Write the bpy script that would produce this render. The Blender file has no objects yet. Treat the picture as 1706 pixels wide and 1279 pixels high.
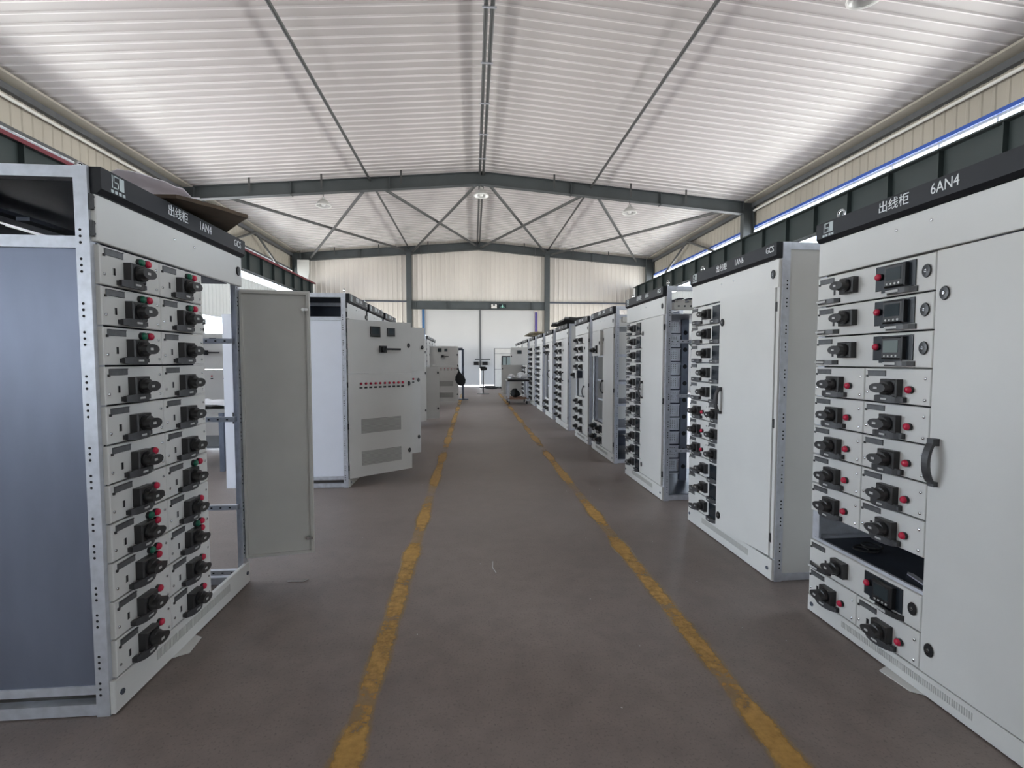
import bpy, math, random
from mathutils import Vector, Matrix
random.seed(7)
S = bpy.context.scene
COL = S.collection
R = math.radians

# ------------------------------------------------------------------ camera
PSI, TH = math.atan2(65, 790), math.atan2(39.5 * math.cos(math.atan2(65, 790)), 790)
cd = bpy.data.cameras.new('camera'); cam = bpy.data.objects.new('camera', cd); COL.objects.link(cam)
cam.location = (0, 0, 1.43); cam.rotation_euler = (math.pi / 2 - TH, 0, -PSI)
cd.sensor_width = 36; cd.lens = 790 / 1706 * 36; cd.clip_start = .05; cd.clip_end = 200
S.camera = cam

# ------------------------------------------------------------------ world (hazy daylight) and exposure
SKY_STRENGTH = 18.0
w = bpy.data.worlds.new('daylight'); S.world = w; w.use_nodes = True
nt = w.node_tree; nt.nodes.clear()
wo = nt.nodes.new('ShaderNodeOutputWorld'); bg = nt.nodes.new('ShaderNodeBackground')
tc = nt.nodes.new('ShaderNodeTexCoord'); sx = nt.nodes.new('ShaderNodeSeparateXYZ'); cr = nt.nodes.new('ShaderNodeValToRGB')
mp = nt.nodes.new('ShaderNodeMapRange'); mp.inputs[1].default_value = -1; mp.inputs[2].default_value = 1
nt.links.new(tc.outputs['Generated'], sx.inputs[0]); nt.links.new(sx.outputs[2], mp.inputs[0]); nt.links.new(mp.outputs[0], cr.inputs[0])
cr.color_ramp.elements[0].position = .49; cr.color_ramp.elements[0].color = (1.08, 1.02, .95, 1)   # pale concrete yard in full sun
cr.color_ramp.elements[1].position = .52; cr.color_ramp.elements[1].color = (.86, .91, 1.0, 1)  # hazy sky
nt.links.new(cr.outputs[0], bg.inputs[0]); bg.inputs[1].default_value = SKY_STRENGTH; nt.links.new(bg.outputs[0], wo.inputs[0])
S.view_settings.view_transform = 'Standard'; S.view_settings.look = 'None'
S.view_settings.gamma = 1; S.view_settings.use_curve_mapping = False
S.view_settings.exposure = 0.6
S.cycles.max_bounces = 7; S.cycles.diffuse_bounces = 4; S.cycles.glossy_bounces = 3; S.cycles.transparent_max_bounces = 12
S.cycles.sample_clamp_indirect = 6; S.cycles.caustics_reflective = False; S.cycles.caustics_refractive = False

XR, XL, RX = 10.15, -9.55, .32          # side walls, ridge
YB, YE = -9.0, 26.35                    # back wall, end wall
FR = (6.6, 16.6, 26.2)                 # portal frames
def ceil_z(x): return 8.05 - .081 * abs(x - RX)
WZ0, WZ1 = 4.86, 6.19                   # ribbon window
LZ0, LZ1 = .95, 3.1                    # lower windows
LWIN = [(-8.4, -6.6), (2.2, 6.2), (7.6, 11.4), (12.2, 15.9), (17.3, 21), (21.8, 25.2)]  # first window per side is unseen, added to light ceiling ribs and side panels

def portal(loc, rot, sx_, sy_):         # daylight sampling guide in a real opening, gives off nothing itself
    l = bpy.data.lights.new('window_portal', 'AREA'); l.shape = 'RECTANGLE'; l.size = sx_; l.size_y = sy_
    l.cycles.is_portal = True
    o = bpy.data.objects.new('window_portal', l); COL.objects.link(o); o.location = loc; o.rotation_euler = rot
YM, YLn = (YB + YE) / 2, YE - YB
for X, rz in ((XR + .12, R(90)), (XL - .12, R(-90))):
    portal((X, YM, (WZ0 + WZ1) / 2), (R(90), 0, rz), YLn, WZ1 - WZ0)
    portal((X, YM, (LZ0 + LZ1) / 2), (R(90), 0, rz), YLn, LZ1 - LZ0)

# ------------------------------------------------------------------ materials
def lin(c):
    return tuple((x / 12.92 if x <= .04045 else ((x + .055) / 1.055) ** 2.4) for x in [v / 255 for v in c]) + (1,)
MATS = {}
def mat(name, rgb, rough=.5, metal=0, noise=0, scale=6, bump=0, spec=.5, stretch=None, rough_var=0, coat=0):
    m = bpy.data.materials.new(name); m.use_nodes = True; n = m.node_tree.nodes; L = m.node_tree.links
    b = n['Principled BSDF']; b.inputs['Roughness'].default_value = rough; b.inputs['Metallic'].default_value = metal
    b.inputs['Specular IOR Level'].default_value = spec; b.inputs['Base Color'].default_value = lin(rgb)
    b.inputs['Coat Weight'].default_value = coat
    if noise or bump or rough_var:
        t = n.new('ShaderNodeTexCoord'); nz = n.new('ShaderNodeTexNoise'); nz.inputs['Scale'].default_value = scale
        nz.inputs['Detail'].default_value = 6
        src = t.outputs['Object']
        if stretch:
            mpn = n.new('ShaderNodeMapping'); mpn.inputs['Scale'].default_value = stretch; L.new(src, mpn.inputs[0]); src = mpn.outputs[0]
        L.new(src, nz.inputs['Vector'])
        if noise:
            r = n.new('ShaderNodeValToRGB'); L.new(nz.outputs['Fac'], r.inputs[0])
            a = [max(0, v * (1 - noise)) for v in rgb]; c = [min(255, v * (1 + noise)) for v in rgb]
            r.color_ramp.elements[0].position = .3; r.color_ramp.elements[1].position = .7
            r.color_ramp.elements[0].color = lin(a); r.color_ramp.elements[1].color = lin(c)
            L.new(r.outputs[0], b.inputs['Base Color'])
        if bump:
            bp = n.new('ShaderNodeBump'); bp.inputs['Strength'].default_value = bump; bp.inputs['Distance'].default_value = .01
            L.new(nz.outputs['Fac'], bp.inputs['Height']); L.new(bp.outputs[0], b.inputs['Normal'])
        if rough_var:
            mr = n.new('ShaderNodeMapRange'); mr.inputs[3].default_value = rough - rough_var; mr.inputs[4].default_value = rough + rough_var
            L.new(nz.outputs['Fac'], mr.inputs[0]); L.new(mr.outputs[0], b.inputs['Roughness'])
    MATS[name] = m; return m
M = MATS
mat('paint', (208, 207, 203), .42, noise=.012, scale=3, rough_var=.05)
mat('paint_white', (236, 240, 250), .4, noise=.01, scale=3)
mat('paint_inner', (196, 194, 188), .5, noise=.02, scale=4)
mat('galv', (200, 203, 210), .4, metal=.55, noise=.05, scale=22, rough_var=.08)
mat('galv_sheet', (116, 122, 138), .38, metal=.6, noise=.05, scale=5, rough_var=.02, stretch=(1, 1, .35))
mat('galv_dark', (96, 102, 114), .45, metal=.7, noise=.06, scale=14)
mat('steel_blue', (52, 58, 70), .5, metal=.4, noise=.08, scale=9)
mat('hole', (14, 14, 16), .8)
mat('header_black', (24, 25, 29), .42, noise=.03, scale=8, spec=.3)
mat('letter', (226, 228, 228), .5)
mat('logo_grey', (180, 188, 188), .5)
mat('plastic_dark', (44, 43, 43), .38, noise=.05, scale=30)
mat('plastic_black', (22, 22, 24), .35)
mat('handle_grey', (58, 58, 60), .45, noise=.05, scale=20)
mat('nameplate', (92, 93, 94), .35, metal=.2, noise=.08, scale=40)
mat('mark_pale', (190, 190, 188), .4)
mat('red', (190, 26, 62), .3); mat('green', (12, 96, 70), .3)
mat('screen', (120, 130, 128), .15); mat('screen_dark', (44, 54, 58), .12); mat('panel_black', (32, 38, 44), .25)
mat('chrome', (200, 200, 200), .2, metal=1)
mat('vent', (176, 175, 170), .6); mat('vent_back', (158, 157, 153), .7); 
mat('ceiling_rib_lit', (230, 226, 223), .42)  # lighter than the pans: light on the rib facets put into the colour
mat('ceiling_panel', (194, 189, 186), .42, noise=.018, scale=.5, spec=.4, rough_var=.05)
mat('roof_deck', (200, 198, 195), .8)
mat('wall_beige', (212, 206, 197), .55, noise=.04, scale=.7, stretch=(1, 1, .25))
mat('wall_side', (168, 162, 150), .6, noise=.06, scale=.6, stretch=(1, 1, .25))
mat('wall_white', (222, 226, 226), .55, noise=.02, scale=.8)
mat('frame_steel', (70, 75, 76), .5, noise=.07, scale=1.4)
mat('crane_green', (46, 55, 55), .5, noise=.08, scale=1.1)
mat('tube_grey', (72, 73, 72), .45, noise=.06, scale=3)
mat('pipe_white', (220, 218, 212), .45)
mat('rail_red', (104, 40, 50), .6)
mat('blue_trim', (44, 84, 170), .5)
mat('post_blue', (52, 96, 140), .5); mat('post_violet', (72, 60, 130), .5)
mat('door_white', (190, 190, 189), .45, noise=.012, scale=.7)
mat('grey_dark', (84, 86, 88), .55, noise=.05, scale=6)
mat('lamp_shade', (206, 206, 202), .3, metal=.3); mat('lamp_rim', (235, 235, 230), .4); mat('bulb', (240, 240, 236), .25)
mat('carton', (74, 60, 46), .85, noise=.14, scale=9, bump=.3)
mat('paper', (232, 232, 234), .75, noise=.03, scale=5, bump=.25)
mat('tarp', (44, 42, 40), .6, noise=.2, scale=9, bump=.5)
mat('black_cloth', (16, 16, 17), .8, noise=.2, scale=20, bump=.4)
mat('wood', (128, 94, 74), .7, noise=.12, scale=8)
mat('bench_top', (150, 148, 144), .5, noise=.05, scale=6)
mat('cord', (24, 24, 25), .6)
mat('exit_green', (150, 205, 190), .4)
mat('yellow_handle', (128, 118, 96), .6)
mat('frame_alu', (205, 212, 222), .4, metal=.3)

m = bpy.data.materials.new('glass'); m.use_nodes = True; n = m.node_tree.nodes; L = m.node_tree.links; n.clear()
o_ = n.new('ShaderNodeOutputMaterial'); mx = n.new('ShaderNodeMixShader'); tr = n.new('ShaderNodeBsdfTransparent'); gl = n.new('ShaderNodeBsdfGlossy')
mx.inputs[0].default_value = .05
tr.inputs[0].default_value = (.93, .96, .98, 1); gl.inputs['Roughness'].default_value = .03
L.new(tr.outputs[0], mx.inputs[1]); L.new(gl.outputs[0], mx.inputs[2]); L.new(mx.outputs[0], o_.inputs[0])
M['glass'] = m
m2_ = m.copy(); m2_.name = 'glass_dimmed'; m2_.node_tree.nodes['Transparent BSDF'].inputs[0].default_value = (.56, .58, .60, 1); M['glass_dimmed'] = m2_   # grey tint added to cut ribbon daylight on the ceiling, behind the crane beams

def emis(name, rgb, st):
    m = bpy.data.materials.new(name); m.use_nodes = True; b = m.node_tree.nodes['Principled BSDF']
    b.inputs['Base Color'].default_value = lin(rgb); b.inputs['Emission Color'].default_value = lin(rgb); b.inputs['Emission Strength'].default_value = st
    M[name] = m
emis('emergency_light', (255, 246, 200), 3.0)
emis('sign_lit', (235, 245, 245), .8)

def floor_mat():
    m = bpy.data.materials.new('floor_concrete'); m.use_nodes = True; n = m.node_tree.nodes; L = m.node_tree.links
    b = n['Principled BSDF']; t = n.new('ShaderNodeTexCoord')
    def nz(scale, det=6, stretch=None, rough=.6):
        x = n.new('ShaderNodeTexNoise'); x.inputs['Scale'].default_value = scale; x.inputs['Detail'].default_value = det; x.inputs['Roughness'].default_value = rough
        if stretch:
            p = n.new('ShaderNodeMapping'); p.inputs['Scale'].default_value = stretch; L.new(t.outputs['Object'], p.inputs[0]); L.new(p.outputs[0], x.inputs['Vector'])
        else: L.new(t.outputs['Object'], x.inputs['Vector'])
        return x
    a = nz(.55); c = nz(7, 8); d = nz(90, 3)
    r = n.new('ShaderNodeValToRGB'); L.new(a.outputs['Fac'], r.inputs[0]); r.color_ramp.elements[0].position = .3; r.color_ramp.elements[1].position = .72
    r.color_ramp.elements[0].color = lin((118, 107, 102)); r.color_ramp.elements[1].color = lin((138, 126, 120))
    r2 = n.new('ShaderNodeValToRGB'); L.new(c.outputs['Fac'], r2.inputs[0]); r2.color_ramp.elements[0].position = .25; r2.color_ramp.elements[1].position = .6
    r2.color_ramp.elements[0].color = (.8, .8, .8, 1); r2.color_ramp.elements[1].color = (1.02, 1.02, 1.02, 1)
    r3 = n.new('ShaderNodeValToRGB'); L.new(d.outputs['Fac'], r3.inputs[0]); r3.color_ramp.elements[0].position = .27; r3.color_ramp.elements[1].position = .45
    r3.color_ramp.elements[0].color = (.62, .61, .6, 1); r3.color_ramp.elements[1].color = (1, 1, 1, 1)
    m1 = n.new('ShaderNodeMixRGB'); m1.blend_type = 'MULTIPLY'; m1.inputs[0].default_value = 1; L.new(r.outputs[0], m1.inputs[1]); L.new(r2.outputs[0], m1.inputs[2])
    m2 = n.new('ShaderNodeMixRGB'); m2.blend_type = 'MULTIPLY'; m2.inputs[0].default_value = 1; L.new(m1.outputs[0], m2.inputs[1]); L.new(r3.outputs[0], m2.inputs[2])
    L.new(m2.outputs[0], b.inputs['Base Color'])
    mr = n.new('ShaderNodeMapRange'); mr.inputs[3].default_value = .34; mr.inputs[4].default_value = .56; L.new(c.outputs['Fac'], mr.inputs[0]); L.new(mr.outputs[0], b.inputs['Roughness'])
    bp = n.new('ShaderNodeBump'); bp.inputs['Strength'].default_value = .12; bp.inputs['Distance'].default_value = .004
    L.new(d.outputs['Fac'], bp.inputs['Height']); L.new(bp.outputs[0], b.inputs['Normal'])
    b.inputs['Specular IOR Level'].default_value = .4
    M['floor'] = m
floor_mat()

def line_mat():
    m = bpy.data.materials.new('worn_yellow_paint'); m.use_nodes = True; n = m.node_tree.nodes; L = m.node_tree.links
    b = n['Principled BSDF']; b.inputs['Roughness'].default_value = .5; out = n['Material Output']
    t = n.new('ShaderNodeTexCoord'); a = n.new('ShaderNodeTexNoise'); a.inputs['Scale'].default_value = 1.1; a.inputs['Detail'].default_value = 2
    c = n.new('ShaderNodeTexNoise'); c.inputs['Scale'].default_value = 24; c.inputs['Detail'].default_value = 8; c.inputs['Roughness'].default_value = .7
    ed = n.new('ShaderNodeTexNoise'); ed.inputs['Scale'].default_value = 9; ed.inputs['Detail'].default_value = 4
    for x in (a, c, ed): L.new(t.outputs['Object'], x.inputs['Vector'])
    sp = n.new('ShaderNodeSeparateXYZ'); L.new(t.outputs['Object'], sp.inputs[0])
    ab = n.new('ShaderNodeMath'); ab.operation = 'ABSOLUTE'; L.new(sp.outputs[0], ab.inputs[0])
    e1 = n.new('ShaderNodeMapRange'); e1.inputs[1].default_value = .035; e1.inputs[2].default_value = .08; e1.inputs[3].default_value = .22; e1.inputs[4].default_value = -.35
    L.new(ab.outputs[0], e1.inputs[0])
    def add(p, q, op='ADD'):
        x = n.new('ShaderNodeMath'); x.operation = op
        for i, s in enumerate((p, q)):
            if isinstance(s, (int, float)): x.inputs[i].default_value = s
            else: L.new(s, x.inputs[i])
        return x.outputs[0]
    s = add(add(add(a.outputs['Fac'], 1.7, 'MULTIPLY'), -.25), add(c.outputs['Fac'], .55, 'MULTIPLY'))
    s = add(s, add(ed.outputs['Fac'], .35, 'MULTIPLY')); s = add(s, e1.outputs[0])
    mr = n.new('ShaderNodeMapRange'); mr.inputs[1].default_value = .93; mr.inputs[2].default_value = 1.32; L.new(s, mr.inputs[0])
    fac = add(mr.outputs[0], .76, 'MULTIPLY')
    r = n.new('ShaderNodeValToRGB'); L.new(c.outputs['Fac'], r.inputs[0]); r.color_ramp.elements[0].color = lin((172, 130, 62)); r.color_ramp.elements[1].color = lin((208, 164, 84))
    r.color_ramp.elements[0].position = .35; r.color_ramp.elements[1].position = .65; L.new(r.outputs[0], b.inputs['Base Color'])
    tr = n.new('ShaderNodeBsdfTransparent'); mx = n.new('ShaderNodeMixShader'); L.new(fac, mx.inputs[0]); L.new(tr.outputs[0], mx.inputs[1]); L.new(b.outputs[0], mx.inputs[2]); L.new(mx.outputs[0], out.inputs[0])
    M['line'] = m
line_mat()

m = bpy.data.materials.new('plastic_film'); m.use_nodes = True; n = m.node_tree.nodes; L = m.node_tree.links
tl = n.new('ShaderNodeBsdfTranslucent'); tl.inputs[0].default_value = lin((240, 236, 240)); mx = n.new('ShaderNodeMixShader'); mx.inputs[0].default_value = .65
b_ = n['Principled BSDF']; b_.inputs['Base Color'].default_value = lin((240, 238, 240)); b_.inputs['Roughness'].default_value = .4
L.new(b_.outputs[0], mx.inputs[1]); L.new(tl.outputs[0], mx.inputs[2]); L.new(mx.outputs[0], n['Material Output'].inputs[0]); M['film'] = m

# ------------------------------------------------------------------ mesh helpers
class MB:
    def __init__(s): s.v = []; s.f = []; s.m = []; s.names = []; s.cur = 0; s.smooth = False
    def mat(s, name):
        if name not in s.names: s.names.append(name)
        s.cur = s.names.index(name); return s
    def add(s, vs, fs):
        o = len(s.v); s.v += [tuple(p) for p in vs]
        for f in fs: s.f.append(tuple(i + o for i in f)); s.m.append(s.cur)
        return s
    def box(s, x0, x1, y0, y1, z0, z1):
        if x0 > x1: x0, x1 = x1, x0
        if y0 > y1: y0, y1 = y1, y0
        if z0 > z1: z0, z1 = z1, z0
        return s.add([(x0, y0, z0), (x1, y0, z0), (x1, y1, z0), (x0, y1, z0), (x0, y0, z1), (x1, y0, z1), (x1, y1, z1), (x0, y1, z1)],
              [(0, 3, 2, 1), (4, 5, 6, 7), (0, 1, 5, 4), (1, 2, 6, 5), (2, 3, 7, 6), (3, 0, 4, 7)])
    def cbox(s, x0, x1, y0, y1, z0, z1, c):     # front (low y) edges chamfered
        b = [(x0, y1, z0), (x1, y1, z0), (x1, y1, z1), (x0, y1, z1)]
        mdl = [(x0, y0 + c, z0), (x1, y0 + c, z0), (x1, y0 + c, z1), (x0, y0 + c, z1)]
        fr = [(x0 + c, y0, z0 + c), (x1 - c, y0, z0 + c), (x1 - c, y0, z1 - c), (x0 + c, y0, z1 - c)]
        fs = [(3, 2, 1, 0), (8, 9, 10, 11)]
        for i in range(4):
            j = (i + 1) % 4; fs += [(i, j, 4 + j, 4 + i), (4 + i, 4 + j, 8 + j, 8 + i)]
        return s.add(b + mdl + fr, fs)
    def prism(s, prof, a, b, axis='x'):         # closed profile (counter-clockwise seen from +axis), extruded a..b
        def P(t, p): return {'x': (t, p[0], p[1]), 'y': (p[0], t, p[1]), 'z': (p[0], p[1], t)}[axis]
        k = len(prof); vs = [P(a, p) for p in prof] + [P(b, p) for p in prof]
        fs = [tuple(range(k - 1, -1, -1)), tuple(range(k, 2 * k))] + [(i, (i + 1) % k, k + (i + 1) % k, k + i) for i in range(k)]
        return s.add(vs, fs)
    def cyl(s, p0, p1, r0, r1=None, n=12, caps=True):
        s.smooth = True; r1 = r0 if r1 is None else r1
        p0, p1 = Vector(p0), Vector(p1); d = (p1 - p0).normalized()
        a = d.orthogonal().normalized(); b = d.cross(a)
        vs = []
        for p, r in ((p0, r0), (p1, r1)):
            vs += [p + (a * math.cos(2 * math.pi * i / n) + b * math.sin(2 * math.pi * i / n)) * r for i in range(n)]
        fs = [(i, (i + 1) % n, n + (i + 1) % n, n + i) for i in range(n)]
        if caps: fs += [tuple(range(n - 1, -1, -1)), tuple(range(n, 2 * n))]
        return s.add(vs, fs)
    def lathe(s, prof, n=20, o=(0, 0, 0), axis='z'):   # prof: (r, h)
        s.smooth = True; vs = []
        for r, h in prof:
            for i in range(n):
                t = 2 * math.pi * i / n; c, d = r * math.cos(t), r * math.sin(t)
                q = (c, d, h) if axis == 'z' else ((c, h, d) if axis == 'y' else (h, c, d))
                vs.append((q[0] + o[0], q[1] + o[1], q[2] + o[2]))
        fs = []
        for k in range(len(prof) - 1):
            for i in range(n):
                j = (i + 1) % n; f = (k * n + i, k * n + j, (k + 1) * n + j, (k + 1) * n + i)
                fs.append(f if axis != 'y' else f[::-1])
        return s.add(vs, fs)
    def tube(s, pts, r, n=8):
        for a, b in zip(pts, pts[1:]): s.cyl(a, b, r, n=n)
        return s
    def ring(s, c, r, t, plane='xz', n=16, k=6, arc=2 * math.pi):
        s.smooth = True; vs = []
        for i in range(n):
            A = arc * i / n
            for j in range(k):
                B = 2 * math.pi * j / k; q = r + t * math.cos(B); h = t * math.sin(B)
                p = (q * math.cos(A), h, q * math.sin(A)) if plane == 'xz' else (h, q * math.cos(A), q * math.sin(A)) if plane == 'yz' else (q * math.cos(A), q * math.sin(A), h)
                vs.append((c[0] + p[0], c[1] + p[1], c[2] + p[2]))
        fs = [(i * k + j, ((i + 1) % n) * k + j, ((i + 1) % n) * k + (j + 1) % k, i * k + (j + 1) % k) for i in range(n) for j in range(k)]
        return s.add(vs, fs)
    def mesh(s, name, default='paint'):
        me = bpy.data.meshes.new(name); me.from_pydata(s.v, [], s.f)
        for nm in (s.names or [default]): me.materials.append(M[nm])
        if len(s.names) > 1: me.polygons.foreach_set('material_index', s.m)
        if s.smooth:
            me.shade_smooth(); me.set_sharp_from_angle(angle=R(35))
        me.update(); return me
    def build(s, name, parent=None, loc=None, rz=0, **tags):
        return obj(name, s.mesh(name), parent, loc, rz, **tags)

def obj(name, me, parent=None, loc=None, rz=0, rot=None, **tags):
    o = bpy.data.objects.new(name, me); COL.objects.link(o); o.parent = parent
    if loc: o.location = loc
    if rz: o.rotation_euler = (0, 0, rz)
    if rot: o.rotation_euler = rot
    for k, v in tags.items(): o[{'cat': 'category'}.get(k, k)] = v
    return o
def thing(name, label, cat, loc, rz=0, group=None):
    o = obj(name, None, None, loc, rz, label=label, cat=cat); o.empty_display_size = .1
    if group: o['group'] = group
    return o
def B(name, matn, *a, parent=None, loc=None, rz=0, **t):
    return MB().mat(matn).box(*a).build(name, parent, loc, rz, **t)

_txt = {}
def text_mesh(s, size, matn):
    k = (s, size, matn)
    if k not in _txt:
        c = bpy.data.curves.new('lettering', 'FONT'); c.body = s; c.size = size; c.extrude = .0006; c.align_x = 'CENTER'; c.align_y = 'CENTER'; c.resolution_u = 3
        t = bpy.data.objects.new('lettering_tmp', c); COL.objects.link(t); bpy.context.view_layer.update()
        me = bpy.data.meshes.new_from_object(t.evaluated_get(bpy.context.evaluated_depsgraph_get()))
        bpy.data.objects.remove(t); me.materials.clear(); me.materials.append(M[matn]); me.name = 'lettering'; _txt[k] = me
    return _txt[k]

# ------------------------------------------------------------------ the hall
YF = 32
B('floor', 'floor', -14, 14, YB - 6, YF, -.3, 0, kind='structure', label='grey brown worn concrete workshop floor')
for x, lab in ((-.455, 'worn yellow painted line on the floor, left edge of the aisle'), (1.125, 'worn yellow painted line on the floor, right edge of the aisle')):
    MB().mat('line').add([(-.09, -8, .0012), (.09, -8, .0012), (.09, 20.5, .0012), (-.09, 20.5, .0012)], [(0, 1, 2, 3)]).build('floor_line', loc=(x, 0, 0), label=lab, cat='floor line', kind='structure')

# roof deck with the ribbed liner sheets hung under it
def slope_pts(sgn): return (RX, 8.05), ((XR, ceil_z(XR)) if sgn > 0 else (XL, ceil_z(XL)))
dk = MB().mat('roof_deck')
for sgn in (-1, 1):
    (x0, z0), (x1, z1) = slope_pts(sgn); x1 += sgn * .3; z1 -= .081 * .3
    dk.prism([(x0, z0 + .05), (x1, z1 + .05), (x1, z1 + .2), (x0, z0 + .2)], YB - .2, YE + .3, 'y')
deck = dk.build('ceiling', kind='structure', label='white ribbed metal ceiling of the gabled hall')
PITCH = .272
PROF = [(0, 0), (.218, 0), (.232, -.026), (.256, -.026), (.272, 0)]   # flat pan, then the rib of the seam, coloured as if lit
def liner(sgn, n):
    mb = MB().mat('ceiling_panel'); (x0, z0), (x1, z1) = slope_pts(sgn)
    for k in range(n):
        pr = [(k * PITCH + a, b) for a, b in PROF]
        vs = [(x0, y, z0 + h) for y, h in pr] + [(x1, y, z1 + h) for y, h in pr]; q = len(pr)
        fs = [(i, i + 1, q + i + 1, q + i) for i in range(q - 1)]
        if sgn < 0: fs = [f[::-1] for f in fs]
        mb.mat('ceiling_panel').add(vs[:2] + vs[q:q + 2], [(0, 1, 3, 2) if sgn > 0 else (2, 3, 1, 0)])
        mb.mat('ceiling_rib_lit').add(vs, fs[1:])
    return mb.mesh('ceiling_sheet')
Y0 = 8.878 - .272 * 8
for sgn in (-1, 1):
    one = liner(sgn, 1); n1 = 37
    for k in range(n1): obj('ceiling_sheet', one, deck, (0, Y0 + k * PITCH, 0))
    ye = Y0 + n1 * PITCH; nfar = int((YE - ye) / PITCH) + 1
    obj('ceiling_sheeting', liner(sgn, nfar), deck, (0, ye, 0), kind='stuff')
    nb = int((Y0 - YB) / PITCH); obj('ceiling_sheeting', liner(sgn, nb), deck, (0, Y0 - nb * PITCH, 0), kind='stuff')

def corr(mb, u0, u1, z0, z1, P, pitch=.25, d=.02, top=None):
    # trapezoid sheet running along u; P(u, depth, z); top(u) overrides z1
    u = u0
    while u < u1 - 1e-4:
        e = min(u + pitch, u1); pts = [(u, 0), (u + .16, 0), (u + .18, d), (u + .225, d), (u + .25, 0)]
        pts = [(min(a, e), b) for a, b in pts]
        vs = [P(a, b, z0) for a, b in pts] + [P(a, b, top(a) if top else z1) for a, b in pts]; q = len(pts)
        mb.add(vs, [(i, i + 1, q + i + 1, q + i) for i in range(q - 1) if pts[i + 1][0] > pts[i][0] + 1e-6])
        u = e

for side, X, s in (('left', XL, 1), ('right', XR, -1)):
    mb = MB(); P = lambda u, d, z: (X + s * d, u, z)
    mb.mat('wall_white'); corr(mb, YB, YE, 0, LZ0, P)
    piers = [(YB, LWIN[0][0])] + [(a[1], b[0]) for a, b in zip(LWIN, LWIN[1:])] + [(LWIN[-1][1], YE)]
    for a, b in piers: corr(mb, a, b, LZ0, LZ1, P)
    corr(mb, YB, YE, LZ1, WZ0, P)
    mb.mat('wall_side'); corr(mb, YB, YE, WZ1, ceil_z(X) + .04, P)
    # outer skin, sills and jambs give the wall its thickness
    mb.mat('wall_white'); xo = X - s * .2
    for z0, z1 in ((0, LZ0), (LZ1, WZ0), (WZ1, ceil_z(X))): mb.box(X - s * .03, xo, YB, YE, z0, z1)
    for a, b in piers: mb.box(X - s * .03, xo, a, b, LZ0, LZ1)
    mb.build('wall_' + side, kind='structure', label='%s corrugated sheet wall of the hall' % side)
    # ribbon window
    wn = [1]
    def window(y0, y1, z0, z1, pw, num, lab, g='glass'):
        f = MB().mat('frame_alu'); t = .035; x0, x1 = X - s * .12, X - s * .06
        f.box(x0, x1, y0, y1, z0, z0 + t); f.box(x0, x1, y0, y1, z1 - t, z1)
        n = max(1, round((y1 - y0) / pw)); st = (y1 - y0) / n
        for i in range(n + 1): f.box(x0, x1, y0 + i * st - t / 2, y0 + i * st + t / 2, z0 + t, z1 - t)
        W = f.build('window_%d' % num, kind='structure', label=lab)
        pane = MB().mat(g).box(-.003, .003, t / 2, st - t / 2, z0 + t, z1 - t).mesh('pane')
        for i in range(n): obj('pane', pane, W, (X - s * .09, y0 + i * st, 0))
    k = 1 if side == 'left' else 2
    window(YB + .1, YE - .1, WZ0, WZ1, 1.17, k, 'long ribbon window behind the %s crane beam' % side, 'glass_dimmed')
    for i, (a, b) in enumerate(LWIN): window(a, b, LZ0, LZ1, 1.2, 3 + 2 * i + (k - 1), 'low window %d from the back in the %s wall' % (i + 1, side))
    B('trim_%d' % k, 'blue_trim' if side == 'right' else 'grey_dark', X, X + s * .05, YB, YE, WZ1 - .01, WZ1 + .07, kind='structure', label='%s strip over the %s ribbon window' % ('blue' if side == 'right' else 'dark grey', side))
    # gutter and conduit at the eave
    zc = ceil_z(X)
    MB().mat('pipe_white').cyl((X + s * .16, YB, zc - .5), (X + s * .16, FR[1] - .2, zc - .5), .035).build('conduit_pipe', label='white conduit pipe under the %s eave' % side, cat='pipe', kind='structure')
    MB().mat('grey_dark').prism([(X, zc - .34), (X + s * .14, zc - .34), (X + s * .14, zc - .2), (X, zc - .2)], YB, YE, 'y').build('trim_%d' % (k + 2), kind='structure', label='grey eave strut along the %s wall' % side)
    MB().mat('wall_side').prism([(X, zc - .16), (X + s * .3, zc - .1), (X + s * .3, zc - .05), (X, zc - .05)], YB, YE, 'y').build('trim_%d' % (k + 4), kind='structure', label='pale eave flashing along the %s wall' % side)
    # crane beam with stiffeners on brackets
    xb = RX - s * 8.8; zt, zb = 5.5, 4.78
    cb = MB().mat('crane_green'); cb.box(xb - .012, xb + .012, YB, YE - .1, zb, zt); cb.box(xb - .15, xb + .15, YB, YE - .1, zt - .018, zt); cb.box(xb - .13, xb + .13, YB, YE - .1, zb, zb + .018)
    CB = cb.build('crane_beam', kind='structure', label='dark green crane runway beam along the %s wall' % side)
    st = MB().mat('crane_green').box(-.12, .12, -.008, .008, zb + .018, zt - .018).mesh('stiffener')
    y = 7.56 - 1.125 * 14
    while y < YE - .2: obj('stiffener', st, CB, (xb, y, 0)); y += 1.125
    B('crane_rail', 'crane_green', xb - .03, xb + .03, YB, YE - .2, zt, zt + .07, parent=CB)
    if side == 'left': B('conductor_bar', 'rail_red', xb + .15, xb + .18, YB, YE - .2, zt - .05, zt + .03, parent=CB)

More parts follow.
